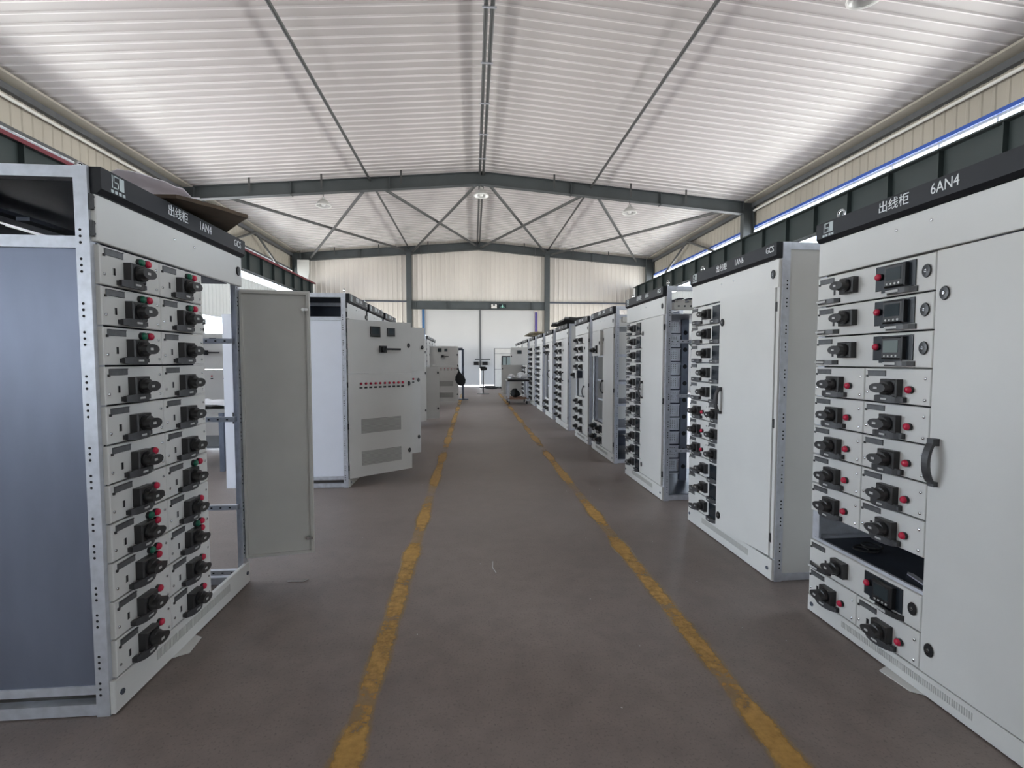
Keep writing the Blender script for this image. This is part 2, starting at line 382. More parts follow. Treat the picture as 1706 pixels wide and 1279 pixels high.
# end wall: three bays over and beside the door
CX1, CX2, HD0, HD1 = -3.42, 4.1, 4.2, 4.63
mb = MB().mat('wall_beige'); P = lambda u, d, z: (u, YE - d, z)
corr(mb, XL, CX1, 0, 0, P, top=lambda u: ceil_z(u) + .05); corr(mb, CX2, XR, 0, 0, P, top=lambda u: ceil_z(u) + .05)
corr(mb, CX1, RX, HD0, 0, P, top=lambda u: ceil_z(u) + .05); corr(mb, RX, CX2, HD0, 0, P, top=lambda u: ceil_z(u) + .05)
DX0, DX1 = -2.62, 3.4
corr(mb, CX1, DX0, 0, HD0, P); corr(mb, DX1, CX2, 0, HD0, P)
mb.box(XL - .2, CX1, YE + .02, YE + .2, 0, 7.8); mb.box(CX2, XR + .2, YE + .02, YE + .2, 0, 7.8); mb.box(CX1, CX2, YE + .02, YE + .2, HD0, 8)
mb.box(CX1, DX0, YE + .02, YE + .2, 0, HD0); mb.box(DX1, CX2, YE + .02, YE + .2, 0, HD0)
mb.build('wall_end', kind='structure', label='cream corrugated end wall above and beside the big door')
xm = .40
for i, (a, b) in enumerate(((DX0, xm - .012), (xm + .012, DX1))):
    d = MB().mat('door_white').box(a, b, YE + .03, YE + .08, .055 + .02 * i, HD0 + .05).build('door_%d' % (i + 1), kind='structure', label='%s leaf of the white sliding door at the far end' % ('left', 'right')[i])
    if i == 0: B('edge_strip', 'grey_dark', b - .025, b + .05, YE + .0, YE + .03, 1.0, HD0, parent=d)
    for z in (1.2, 1.9, 2.6, 3.3): B('seam', 'door_white', a + .05, b - .05, YE + .022, YE + .03, z, z + .02, parent=d)
    ex = (b - .34, b - .1) if i == 0 else (a + .1, a + .4)
    B('latch_box', 'plastic_black', ex[0], ex[1], YE - .06, YE + .03, 1.17, 1.36, parent=d)
B('door_stop_bar', 'grey_dark', xm - .3, xm + .55, YE - .05, YE + .0, 1.46, 1.52, label='short grey bar across the door seam above the black latches', cat='door bar')
B('trim_7', 'post_blue', DX0 - .13, DX0, YE - .06, YE, 2.6, HD0, kind='structure', label='blue strip left of the sliding door')
B('trim_8', 'post_violet', DX1 + .05, DX1 + .17, YE - .06, YE, 2.2, HD0 - .1, kind='structure', label='violet strip right of the sliding door')
def ibeam_y(mb, x, y, z0, z1, w=.22, t=.016):  # upright H post
    mb.box(x - w / 2, x + w / 2, y - .13, y - .13 + t, z0, z1); mb.box(x - w / 2, x + w / 2, y + .13 - t, y + .13, z0, z1); mb.box(x - t / 2, x + t / 2, y - .13 + t, y + .13 - t, z0, z1)
for x, nm in ((CX1, 'left'), (CX2, 'right')):
    mb = MB().mat('frame_steel'); ibeam_y(mb, x, YE - .16, 0, ceil_z(x) - .55, .26); mb.build('wind_column', kind='structure', label='dark steel column %s of the far door' % nm)
mb = MB().mat('frame_steel'); mb.box(CX1 + .13, CX2 - .13, YE - .2, YE - .18, HD0, HD1); mb.box(CX1 + .13, CX2 - .13, YE - .28, YE - .03, HD1 - .02, HD1); mb.box(CX1 + .13, CX2 - .13, YE - .28, YE - .03, HD0, HD0 + .02)
hb = mb.build('door_lintel', kind='structure', label='dark steel lintel beam over the far door')
for x in (CX1 + .35, -1.35, .95, 3.2): B('stiffener', 'frame_steel', x, x + .02, YE - .28, YE - .2, HD0 + .02, HD1 - .02, parent=hb)
for a, b, z in ((XL + .3, CX1 - .14, 4.62), (CX2 + .14, XR - .3, 4.62)):
    MB().mat('galv_dark').cyl((a, YE - .1, z), (b, YE - .1, z), .04).build('wall_rail', kind='structure', label='thin grey rail across the %s bay of the end wall' % ('left' if a < 0 else 'right'))
t = thing('exit_sign', 'small green running man exit sign on the door lintel', 'sign', (1.62, YE - .3, 4.28))
B('bracket', 'frame_steel', -.03, .03, .02, .12, .05, .12, parent=t); B('sign_plate', 'panel_black', -.2, .2, 0, .02, 0, .2, parent=t); 
sg = MB().mat('exit_green'); sg.cyl((.0, -.001, .16), (.0, -.004, .16), .025, n=10); sg.box(-.05, .04, -.004, -.001, .075, .135); sg.box(-.16, -.05, -.004, -.001, .1, .115); sg.box(.04, .14, -.004, -.001, .11, .125); sg.box(-.15, -.02, -.004, -.001, .03, .045); sg.box(0, .15, -.004, -.001, .03, .045); sg.box(-.03, .03, -.004, -.001, .03, .08); sg.build('running_man', t)
t = thing('emergency_light', 'white twin head emergency light beside the exit sign on the lintel', 'light', (1.16, YE - .3, 4.28))
B('housing', 'pipe_white', -.15, .15, 0, .06, 0, .1, parent=t)
for s in (-1, 1): MB().mat('pipe_white').lathe([(0, .0), (.05, .0), (.06, .04), (.03, .1), (0, .1)], 12, (s * .1, 0, .16), 'y').build('lamp_head', t)

# back wall behind the photographer, its door shut
mb = MB().mat('wall_white')
mb.box(XL - .2, -4.2, YB - .2, YB, 0, 7.9); mb.box(4.8, XR + .2, YB - .2, YB, 0, 7.9); mb.box(-4.2, 4.8, YB - .2, YB, 4.8, 8.1)
mb.box(-4.2, 4.8, YB - .15, YB - .05, 0, 4.8)
mb.build('wall_back', kind='structure', label='white wall behind the viewer with a shut sliding door')

# portal frames
for fi, y in enumerate(FR):
    nm = ('nearest', 'middle', 'end wall')[fi]
    for sgn, sd in ((-1, 'left'), (1, 'right')):
        x1 = RX + sgn * 9.35; x0 = RX; dz = .2
        mb = MB().mat('frame_steel'); D = .42
        def zt(x): return ceil_z(x) - dz
        mb.prism([(x0, zt(x0) - D), (x1, zt(x1) - D), (x1, zt(x1)), (x0, zt(x0))], y - .008, y + .008, 'y')
        mb.prism([(x0, zt(x0) - .016), (x1, zt(x1) - .016), (x1, zt(x1)), (x0, zt(x0))], y - .11, y + .11, 'y')
        mb.prism([(x0, zt(x0) - D), (x1, zt(x1) - D), (x1, zt(x1) - D + .016), (x0, zt(x0) - D + .016)], y - .11, y + .11, 'y')
        rf = mb.build('rafter', kind='structure', label='%s half of the %s roof rafter' % (sd, nm))
        for x in (3.1, 6.3): B('stiffener', 'frame_steel', -.008, .008, -.11, .11, -D - .03, 0, parent=rf, loc=(RX + sgn * x, y, zt(RX + sgn * x)))
        for x in ((2.5, 5.2, 7.2) if sgn > 0 else (2.7, 5.3, 7.6)): B('purlin_cleat', 'tube_grey', -.03, .03, -.125, -.11, -.3, dz - .03, parent=rf, loc=(RX + sgn * x, y, zt(RX + sgn * x)))
        cx = RX + sgn * 9.55; mb = MB().mat('frame_steel'); yy = y - .1 if fi == 2 else y
        mb.box(cx - .2, cx - .184, yy - .11, yy + .11, 0, zt(cx)); mb.box(cx + .184, cx + .2, yy - .11, yy + .11, 0, zt(cx)); mb.box(cx - .184, cx + .184, yy - .008, yy + .008, 0, zt(cx))
        mb.box(cx - sgn * .2, cx - sgn * .95, yy - .1, yy + .1, 4.5, 4.78)
        mb.build('column', kind='structure', label='%s column of the %s portal frame' % (sd, nm))
# ties, ridge tube, roof bracing
for x, r, nm in ((-3.42, .04, 'left'), (4.13, .04, 'right')):
    z = ceil_z(x) - .27; MB().mat('tube_grey').cyl((x, YB, z), (x, FR[2], z), r).build('tie_tube', kind='structure', label='grey tie tube along the %s roof slope' % nm)
z = ceil_z(RX) - .27
MB().mat('tube_grey').cyl((RX - .06, YB, z), (RX - .06, FR[2], z), .042).cyl((RX + .06, YB, z), (RX + .06, FR[2], z), .042).build('ridge_tube', kind='structure', label='double grey tie tube under the ridge')
y = -4
k = MB().mat('galv').box(-.13, .13, -.02, .02, -.06, -.04).mesh('tube_clamp')
while y < 16: obj('tube_clamp', k, bpy.data.objects['ridge_tube'], (RX, y, z)); y += 1.6
def brace(x0, x1, lab, y0=FR[1] + .1, y1=FR[2] - .1, dz=.4):
    p, q = Vector((x0, y0, ceil_z(x0) - dz)), Vector((x1, y1, ceil_z(x1) - dz))
    MB().mat('tube_grey').cyl(p, q, .055, n=8).build('roof_brace', kind='structure', label=lab)
bays = ((-8.5, -3.6, 'outer left'), (-3.2, .2, 'inner left'), (.45, 3.95, 'inner right'), (4.3, 9.1, 'outer right'))
for a, b, nm in bays:
    brace(a, b, 'roof brace in the %s bay running to the right' % nm); brace(b, a, 'roof brace in the %s bay running to the left' % nm, dz=.5)
for s, X, nm in ((1, XL, 'left'), (-1, XR, 'right')):
    ya = (FR[1] + FR[2]) / 2; za = ceil_z(X) - .35; xx = X + s * .3
    MB().mat('tube_grey').cyl((xx, ya, za), (xx, ya + 3.2, 5.6), .05, n=8).build('wall_brace', kind='structure', label='far leg of the V brace on the %s wall' % nm)
    MB().mat('tube_grey').cyl((xx, ya, za), (xx, ya - 3.2, 5.6), .05, n=8).build('wall_brace', kind='structure', label='near leg of the V brace on the %s wall' % nm)
    MB().mat('crane_green').cyl((xx, FR[1] + .3, .3), (xx, FR[2] - .4, 4.5), .06, n=8).build('wall_brace', kind='structure', label='dark diagonal brace low on the %s wall' % nm)
# duct box and warning lights on the far left column
cx = RX - 9.55
MB().mat('vent').prism([(-.22, 0), (.22, 0), (.3, .5), (.3, 1.1), (-.3, 1.1), (-.3, .5)], -.03, .03, 'y').build('air_duct', loc=(cx + .45, FR[2] - .42, 5.55), label='white tapered duct box high on the far left column', cat='duct')
t = thing('warning_light', 'three small lit yellow bulbs on the far left column', 'light', (cx + .55, FR[2] - .42, 4.95))
B('back_plate', 'crane_green', -.08, .08, 0, .03, -.25, .3, parent=t)
for i in range(3): MB().mat('emergency_light').lathe([(0, -.12), (.05, -.1), (.07, -.05), (.05, 0), (0, 0)], 12, (.02 * (i % 2), 0, -.15 + .16 * i), 'y').build('bulb', t)

# pendant lamps
def lamp(x, y, drop, lab):
    zr = ceil_z(x) - .62; t = thing('pendant_lamp', lab, 'lamp', (x, y, zr - drop), group='pendant lamps under the rafters')
    MB().mat('tube_grey').cyl((0, 0, .2), (0, 0, drop + .02), .012, n=8).build('rod', t)
    MB().mat('lamp_shade').lathe([(0, .24), (.05, .24), (.07, .17), (.12, .14), (.19, .07), (.24, -.02), (.245, -.04), (.235, -.04), (.18, .05), (.1, .11), (.0, .12)], 24).build('shade', t)
    MB().mat('lamp_rim').ring((0, 0, -.04), .24, .016, 'xy', 28).build('rim', t)
    MB().mat('bulb').lathe([(0, -.06), (.05, -.05), (.075, 0), (.06, .06), (.035, .11), (0, .11)], 16).build('bulb', t)
lamp(-4.94, 16.6 - .07, .4, 'round white pendant lamp under the left half of the rafter')
lamp(.31, 16.6 - .07, .35, 'round white pendant lamp under the ridge')
lamp(5.5, 16.6 - .07, .38, 'round white pendant lamp under the right half of the rafter')
lamp(5.75, 6.75, .22, 'near pendant lamp cut by the top edge, above the right cabinets')

# ------------------------------------------------------------------ switchgear parts (shared meshes; front faces -y)
H = 2.17
def me(name, fn):
    mb = MB(); fn(mb); return mb.mesh(name)
def _np(mb): mb.mat('nameplate').cbox(0, .098, -.005, 0, 0, .026, .001); mb.mat('plastic_dark').box(-.008, .0, -.006, 0, -.006, .004).box(.0, .098, -.0065, -.005, .023, .026)
NP = me('nameplate', _np)
def _sb(mb): mb.mat('plastic_dark').cbox(-.044, .044, -.034, 0, -.04, .04, .005); mb.mat('plastic_black').lathe([(.036, -.034), (.036, -.037), (.03, -.037), (.03, -.034)], 20, axis='y')
SB = me('switch_base', _sb)
def _sk(mb):
    mb.mat('plastic_dark').lathe([(.032, -.034), (.031, -.054), (.028, -.056), (0, -.056)], 18, axis='y')
    n = 20; pr = [(.043 * math.cos(2 * math.pi * i / n) - .006, .022 * math.sin(2 * math.pi * i / n)) for i in range(n)]
    mb.prism([(x, z) for x, z in pr], 0, 1, 'y')
    for i in range(len(mb.v) - 2 * n, len(mb.v)):
        x, y, z = mb.v[i]; mb.v[i] = (x, -.056 if y == 0 else -.08, z)
    mb.f[-n - 2:] = [tuple(f[::-1]) for f in mb.f[-n - 2:]]
    mb.mat('mark_pale').box(-.022, -.004, -.0815, -.08, -.005, .005)
SK = me('switch_knob', _sk)
def _ph(mb):
    k = 10; L_ = .15; pts = []
    for i in range(k + 1):
        t = i / k; pts.append((t * L_, -.008 - .03 * math.sin(math.pi * min(1, .08 + t * .92)) ** .6, .0165 * (1 - .3 * (2 * t - 1) ** 4)))
    mb.mat('handle_grey'); vs = []
    for x, y, h in pts: vs += [(x, y, -h), (x, y, h), (x, y + .012, h), (x, y + .012, -h)]
    fs = [(0, 1, 2, 3), tuple(k * 4 + i for i in (3, 2, 1, 0))]
    for i in range(k):
        for j in range(4): fs.append((i * 4 + j, (i + 1) * 4 + j, (i + 1) * 4 + (j + 1) % 4, i * 4 + (j + 1) % 4)[::1])
    mb.add(vs, fs); mb.box(0, .02, -.02, 0, -.009, .009).box(.13, .15, -.02, 0, -.009, .009)
    mb.mat('mark_pale').box(.055, .085, -.0395, -.037, -.004, .004)
PH = me('pull_handle', _ph)
def _btn(c):
    def f(mb):
        mb.mat('plastic_black').lathe([(.0165, 0), (.0165, -.012), (.013, -.014)], 16, axis='y')
        mb.mat(c).lathe([(.0155, -.01), (.0155, -.017), (.012, -.022), (.006, -.0245), (0, -.025)], 16, axis='y')
    return f
def _phw(mb):
    k = 8; L_ = .15; mb.mat('plastic_dark'); vs = []
    for i in range(k + 1):
        t = i / k; y = -.006 - .026 * math.sin(math.pi * t) ** .5; h = .0115
        vs += [(t * L_, y, -h), (t * L_, y, h), (t * L_, y + .012, h), (t * L_, y + .012, -h)]
    mb.add(vs, [(0, 1, 2, 3), tuple(k * 4 + i for i in (3, 2, 1, 0))] + [(i * 4 + j, (i + 1) * 4 + j, (i + 1) * 4 + (j + 1) % 4, i * 4 + (j + 1) % 4) for i in range(k) for j in range(4)])
    mb.mat('mark_pale').box(.022, .085, -.0345, -.031, -.0055, .0055)
PHW = me('pull_handle', _phw)
RB, GB = me('red_button', _btn('red')), me('green_button', _btn('green'))
SLOT = me('key_slot', lambda mb: mb.mat('plastic_black').box(-.006, .006, -.0015, 0, -.014, .014).mat('mark_pale').box(-.008, -.006, -.002, 0, -.014, .014))
SCREW = me('screw', lambda mb: mb.mat('chrome').lathe([(.006, 0), (.006, -.003), (.003, -.0045), (0, -.0045)], 10, axis='y'))
def _lock(mb):
    mb.mat('plastic_black').lathe([(.02, 0), (.024, -.004), (.022, -.008), (.007, -.009)], 20, axis='y')
    for i in range(len(mb.v)): x, y, z = mb.v[i]; mb.v[i] = (x * .85, y, z * 1.2)
    mb.mat('chrome').lathe([(.007, -.009), (.006, -.012), (0, -.012)], 12, axis='y'); mb.mat('plastic_black').box(-.007, .007, -.0135, -.012, -.002, .002)
LOCK = me('lock', _lock)
def _mon(mb):
    mb.mat('panel_black').cbox(0, .205, -.006, 0, .012, .125, .002).box(.035, .15, -.006, 0, 0, .014)
MON = me('meter_panel', _mon)
def _scr(d):
    def f(mb):
        mb.mat('plastic_black').cbox(0, .105, -.028, 0, 0, .1, .006)
        mb.mat(d).box(.014, .09, -.0295, -.028, .03, .085)
        mb.mat('mark_pale')
        for i in range(4): mb.lathe([(.005, -.028), (.005, -.031), (0, -.031)], 8, (.023 + .02 * i, 0, .014), 'y')
    return f
SCR = [me('meter_screen', _scr('screen_dark')), me('meter_screen', _scr('screen'))]
MET = me('meter', lambda mb: mb.mat('plastic_black').cbox(-.06, .06, -.022, 0, -.06, .06, .006).mat('screen_dark').box(-.045, .045, -.0235, -.022, -.03, .045))
DH = []
def _dh(mb):
    k = 12; L_ = .19; mb.mat('handle_grey'); vs = []
    for i in range(k + 1):
        t = i / k; z = (t - .5) * L_; y = -.012 - .04 * math.sin(math.pi * t) ** .55
        vs += [(-.014, y, z), (.014, y, z), (.014, y + .014, z), (-.014, y + .014, z)]
    fs = [(0, 1, 2, 3), tuple(k * 4 + i for i in (3, 2, 1, 0))] + [(i * 4 + j, (i + 1) * 4 + j, (i + 1) * 4 + (j + 1) % 4, i * 4 + (j + 1) % 4)[::-1] for i in range(k) for j in range(4)]
    mb.add(vs, fs); mb.box(-.014, .014, -.03, 0, .07, .1).box(-.014, .014, -.02, 0, -.1, -.08)
DHM = me('door_handle', _dh)
HINGE = me('hinge', lambda mb: mb.mat('plastic_dark').cbox(-.014, .014, -.012, 0, -.03, .03, .003).mat('chrome').lathe([(.004, -.012), (.004, -.014), (0, -.014)], 8, (0, 0, .02), 'y').lathe([(.004, -.012), (.004, -.014), (0, -.014)], 8, (0, 0, -.02), 'y'))
EYE = me('eye_bolt', lambda mb: mb.mat('chrome').ring((0, 0, .035), .022, .005, 'xz', 18).cyl((0, 0, 0), (0, 0, .016), .009, n=10))
PLATE = {}
def plate(w, h, tray):
    k = (round(w, 3), round(h, 3), tray)
    if k not in PLATE:
        def f(mb):
            mb.mat('paint').cbox(.002, w - .002, -.02, 0, .0035, h - .0035, .003)
            mb.mat('galv_dark').box(.01, w - .01, 0, tray, .012, h - .012)
        PLATE[k] = me('drawer', f)
    return PLATE[k]
F_ = -.02
def drawer(root, u, z, w, h, kind, lights='', far=False, tray=.35, mon=0, dy=0):
    d = obj('drawer', plate(w, h, tray), root, (u, dy, z)); s = h / .158
    if kind == 'small':
        k = w / .335
        obj('switch_base', SB, d, (.162 * k, F_, .07 * s)); obj('switch_knob', SK, d, (.162 * k, F_, .07 * s)); obj('pull_handle', PH, d, (.08 * k, F_, .021))
        if not far:
            obj('nameplate', NP, d, (.022 * k, F_, .12 * s)); obj('key_slot', SLOT, d, (.07 * k, F_, .062))
            for a, b in ((.02, .045), (w - .025, .115 * s), (w - .025, .027)): obj('screw', SCREW, d, (a, F_, b))
        if lights == 'GR' or lights == 'GRR':
            obj('green_button', GB, d, (.205 * k, F_, .127 * s)); obj('red_button', RB, d, (.245 * k, F_, .127 * s))
        if lights in ('R', 'GRR'): obj('red_button', RB, d, (.245 * k, F_, (.066 if far is False and lights == 'R' and root.get('_r') else .09) * s))
    elif kind == 'wide':
        if not far:
            obj('nameplate', NP, d, (.022, F_, .118 * s)); obj('key_slot', SLOT, d, (.125, F_, .068))
            mp_ = obj('meter_panel', MON, d, (.385, F_, .022)); obj('red_button', RB, d, (.413, F_ - .004, .095 * s)); obj('meter_screen', SCR[mon], d, (.455, F_ - .003, .04))
            obj('lock', LOCK, d, (w - .038, F_, .085 * s)); obj('pull_handle', PHW, d, (.45, F_, .02))
        obj('switch_base', SB, d, (.235, F_, .085 * s)); obj('switch_knob', SK, d, (.235, F_, .085 * s)); obj('pull_handle', PHW, d, (.015, F_, .024))
    elif kind == 'meter':      # switch on the left, one dark meter on the right
        su = .3 if w > .5 else .13
        obj('switch_base', SB, d, (su, F_, .08 * s)); obj('switch_knob', SK, d, (su, F_, .08 * s)); obj('pull_handle', PH, d, (.05 if w > .5 else .01, F_, .022))
        if not far: obj('nameplate', NP, d, (.02, F_, .12 * s)); obj('key_slot', SLOT, d, (.19, F_, .05)); obj('pull_handle', PH, d, (.36, F_, .012))
        B('meter', 'panel_black', -.06, .06, -.012, 0, -.055, .055, parent=d, loc=(.447 if w > .5 else w - .08, F_, .082 * s))
    return d

_fr = {}
def frame(root, W, D, holes=True, far_open=False):
    def post(mb):
        mb.mat('galv').prism([(0, 0), (.05, 0), (.05, .012), (.012, .012), (.012, .05), (0, .05)], 0, H, 'z')
        if holes:
            mb.mat('hole'); z = .09
            while z < H - .12:
                for i in range(3):
                    c = (-.0006, .032, z + .024 * i)
                    mb.add([(c[0], c[1] + .0055 * math.cos(t * math.pi / 4), c[2] + .0055 * math.sin(t * math.pi / 4)) for t in range(8)], [tuple(range(7, -1, -1))])
                    mb.add([(c[1], c[0], c[2] + 0) for t in [0]] and [(.032 + .0055 * math.cos(t * math.pi / 4), -.0006, c[2] + .0055 * math.sin(t * math.pi / 4)) for t in range(8)], [tuple(range(8))])
                z += .11 if int(z * 100) % 2 else .17
    if holes not in _fr: _fr[holes] = me('post', post)
    p = _fr[holes]
    obj('post', p, root, (0, 0, 0)); o = obj('post', p, root, (W, 0, 0), R(90)); obj('post', p, root, (W, D, 0), R(180)); obj('post', p, root, (0, D, 0), R(-90))
    for z0, z1 in ((H - .045, H - .001), (.004, .05)):
        B('rail', 'galv', .05, W - .05, .02, .05, z0, z1, parent=root); B('rail', 'galv', .05, W - .05, D - .05, D - .02, z0, z1, parent=root)
        B('rail', 'galv', .004, .045, .05, D - .05, z0, z1, parent=root); B('rail', 'galv', W - .045, W - .004, .05, D - .05, z0, z1, parent=root)

def header(root, W, code, zb=2.07, logo=True, du=0):
    mb = MB().mat('header_black'); mb.prism([(.0, zb), (-.024, zb), (-.042, zb + .018), (-.042, H), (.0, H)][::-1], .012, W - .004, 'x')
    h = mb.build('header', root); zc = (zb + .02 + H) / 2 + .002
    for s, u, sz in (('出线柜', .42 * W, .056), (code, .62 * W, .062), ('GCS', .915 * W, .056)):
        o = obj('lettering', text_mesh(s, sz, 'letter'), h, (u + du, -.0428, zc), rot=(R(90), 0, 0)); o.scale = (.95 if sz == .056 and s != 'GCS' else .78, 1, 1)
    if logo:
        lg = MB().mat('logo_grey'); y = -.0432; x = .075; z = zc - .006; s_ = .85
        lg.box(x + .032, x + .058, y, -.042, z - .014, z + .036)
        for a, b, c, d in ((0, .028, .031, .036), (0, .005, .008, .036), (0, .028, .008, .013), (.023, .028, -.014, .013), (0, .028, -.014, -.009), (-.008, -.004, -.014, .036)): lg.box(x + a, x + b, y, -.042, z + c, z + d)
        for i in range(4): lg.box(x - .014 + i * .021, x + .0 + i * .021, y, -.042, z - .034, z - .022)
        lg.build('logo', h)
    return h
def plinth(root, W, z1, vent=True):
    mb = MB().mat('paint').cbox(.004, W - .004, -.02, 0, .006, z1 - .003, .003)
    p = mb.build('plinth', root); bolt = SCREW
    for u in (.04, W - .045): obj('bolt', me('bolt', lambda b: b.mat('galv_dark').lathe([(.012, 0), (.012, -.006), (0, -.006)], 6, axis='y')), p, (u, F_, z1 * .52))
    if vent:
        v = MB().mat('vent'); a = W * .22
        while a < W * .78: v.box(a, a + .004, F_ - .0015, F_, z1 * .45, z1 * .75); a += .0095
        v.build('vent_slots', p)
def top_panel(root, W, z0, z1, lock='right', hinge=False):
    p = MB().mat('paint').cbox(.01, W - .01, -.02, 0, z0 + .004, z1 - .003, .003).build('top_panel', root)
    if lock == 'right': obj('lock', LOCK, p, (W - .06, F_, (z0 + z1) / 2))
    for u in (.42, .56): obj('screw', SCREW, p, (W * u, F_, z0 + .13))
    if hinge:
        for z in (z0 + .15, z0 + .05): obj('hinge', HINGE, p, (.012, -.004, z))
    return p
def door(root, hu, w, z0, z1, ang, outer, matn='paint', inner='paint_inner', locks=(), handle=None, hinges=True, name='door'):
    """hinge at local (hu, -.001); runs along +x of its own frame; outer = -1 or +1: which y side is the outside"""
    mb = MB(); t = .02
    y0, y1 = (-t, 0) if outer < 0 else (0, t)
    mb.mat(matn).box(.003, w, y0, y1, 0, z1 - z0)
    mb.mat(inner); yi = 0 if outer < 0 else 0
    s = 1 if outer < 0 else -1
    mb.box(.003, .018, 0, s * .018, .01, z1 - z0 - .01); mb.box(w - .018, w - .002, 0, s * .018, .01, z1 - z0 - .01); mb.box(.018, w - .018, 0, s * .018, .01, .025); mb.box(.018, w - .018, 0, s * .018, z1 - z0 - .025, z1 - z0 - .01)
    mb.box(.018, w - .018, 0, s * .0015, .025, z1 - z0 - .025)
    d = mb.build(name, root, (hu, -.002, z0), ang)
    for u, z in locks:
        l = obj('lock', LOCK, d, (u, outer * t, z)); 
        if outer > 0: l.rotation_euler = (0, 0, math.pi)
        MB().mat('chrome').cyl((u, 0, z), (u, s * .03, z), .011, n=12).box(u - .006, u + .03, s * .022, s * .027, z - .008, z + .008).build('latch', d)
    if handle:
        h = obj('door_handle', DHM, d, (handle[0], outer * t, handle[1]))
        if outer > 0: h.rotation_euler = (0, 0, math.pi)
    if hinges:
        for z in (.12, (z1 - z0) * .5, z1 - z0 - .12):
            h = obj('hinge', HINGE, d, (.004, outer * .004, z)); 
            if outer > 0: h.rotation_euler = (0, 0, math.pi)
    return d
def cabinet(label, side, x, y, W, D, group=None):
    # side R: front faces -X, local x runs toward the viewer; y = far edge.  side L: front faces +X, y = near edge
    t = thing('switchgear_cabinet', label, 'cabinet', (x, y, 0), R(-90) if side == 'R' else R(90), 'switchgear cabinets along the %s of the aisle' % ('right' if side == 'R' else 'left'))
    return t
def sheet(root, name, matn, *a): return B(name, matn, *a, parent=root)
def face_frame(root, us, zs, W, z0, z1, ucol):   # steel members behind the gaps
    for u in us: B('mullion', 'galv_dark', u - .012, u + .012, 0, .03, z0, z1, parent=root)

# ------------------------------------------------------------------ left row
LX, RXF = -1.46, 1.93
# --- 1AN4, near left
c = cabinet('near left cabinet headed 1AN4 with two columns of switches and its cable door open', 'L', LX, 1.965, 1.17, .95)
W, D, PZ = 1.17, .95, .144
frame(c, W, D); header(c, W, '1AN4'); plinth(c, W, PZ); top_panel(c, W, 1.885, 2.07, hinge=True)
L1A = ['GR', 'GR', 'GR', '', '', 'R', 'R', 'GRR', 'GRR', 'R', 'R']; L1B = ['GR', 'GR', '', '', '', '', 'GR', 'R', 'GRR', 'R', 'R']
hh = (1.882 - PZ) / 11
for i in range(11):
    z = 1.882 - (i + 1) * hh
    drawer(c, .018, z, .352, hh, 'small', L1A[i]); drawer(c, .37, z, .345, hh, 'small', L1B[i])
sheet(c, 'side_panel', 'galv_sheet', .012, .018, .05, D - .05, .125, 1.86)
sheet(c, 'side_rail', 'galv', .002, .04, .05, D - .05, 1.86, 1.905); sheet(c, 'side_rail', 'galv', .006, .03, .05, D - .05, .09, .125)
sheet(c, 'partition', 'galv_dark', .70, .706, .03, D - .05, .1, 1.88)
sheet(c, 'back_panel', 'steel_blue', .03, .70, D - .03, D - .02, .06, H - .05); sheet(c, 'chamber_floor', 'steel_blue', .03, W - .05, .05, D - .05, 1.9, 1.906)
sheet(c, 'chamber_back', 'header_black', .05, W - .05, D - .05, D - .045, 1.91, H - .06); sheet(c, 'top_cover', 'steel_blue', .02, W - .02, .02, D - .02, H - .004, H)
for i in range(3): sheet(c, 'busbar', 'steel_blue', .05, W - .05, .25 + .16 * i, .3 + .16 * i, 1.97 + .05 * i, 1.985 + .05 * i)
cross = MB().mat('galv').box(0, .03, 0, D - .06, -.015, .015).mat('hole')
for i in range(16): cross.box(-.0005, 0, .04 + i * .055, .052 + i * .055, -.004, .004)
cm = cross.mesh('cross_rail')
for z in (1.55, 1.06, .5, .08): obj('cross_rail', cm, c, (W - .045, .03, z))
dr = door(c, W - .012, .41, .155, 1.875, R(-81), 1, locks=((.375, 1.6), (.375, .11)), name='cable_door')
obj('eye_bolt', EYE, c, (.05, .06, H - .03))
# hinge straps of the upper panel
# --- things lying on top of it
def sheet_mesh(pts, nx, ny, amp, matn, seed, th=.004):
    rnd = random.Random(seed); a, b, c_, d = [Vector(p) for p in pts]; vs = []; fs = []
    for j in range(ny + 1):
        for i in range(nx + 1):
            u, v = i / nx, j / ny; p = a * (1 - u) * (1 - v) + b * u * (1 - v) + c_ * u * v + d * (1 - u) * v
            vs.append(p + Vector((0, 0, rnd.uniform(0, amp))))
    n = len(vs); vs += [p + Vector((0, 0, th)) for p in vs]
    for j in range(ny):
        for i in range(nx):
            k = j * (nx + 1) + i; q = (k, k + 1, k + nx + 2, k + nx + 1); fs.append(q[::-1]); fs.append(tuple(x + n for x in q))
    for i in range(nx):
        fs.append((i, i + 1, n + i + 1, n + i)); k = ny * (nx + 1) + i; fs.append((k + 1, k, n + k, n + k + 1))
    for j in range(ny):
        k = j * (nx + 1); fs.append((k + nx + 1, k, n + k, n + k + nx + 1)); k += nx; fs.append((k, k + nx + 1, n + k + nx + 1, n + k))
    mb = MB().mat(matn); mb.add(vs, fs); mb.smooth = True; return mb
sheet_mesh([(-1.38, 2.38, 2.185), (-1.19, 2.67, 2.185), (-1.55, 3.10, 2.185), (-2.1, 2.5, 2.185)], 6, 6, .008, 'carton', 3, .018).build('cardboard_sheet', label='brown cardboard sheet sticking out over the header of 1AN4', cat='cardboard')
sheet_mesh([(-1.44, 2.2, 2.215), (-1.35, 2.52, 2.22), (-1.9, 2.85, 2.26), (-2.0, 2.3, 2.25)], 7, 7, .03, 'film', 5).build('plastic_sheet', label='crumpled white plastic sheet on top of cabinet 1AN4', cat='sheet')

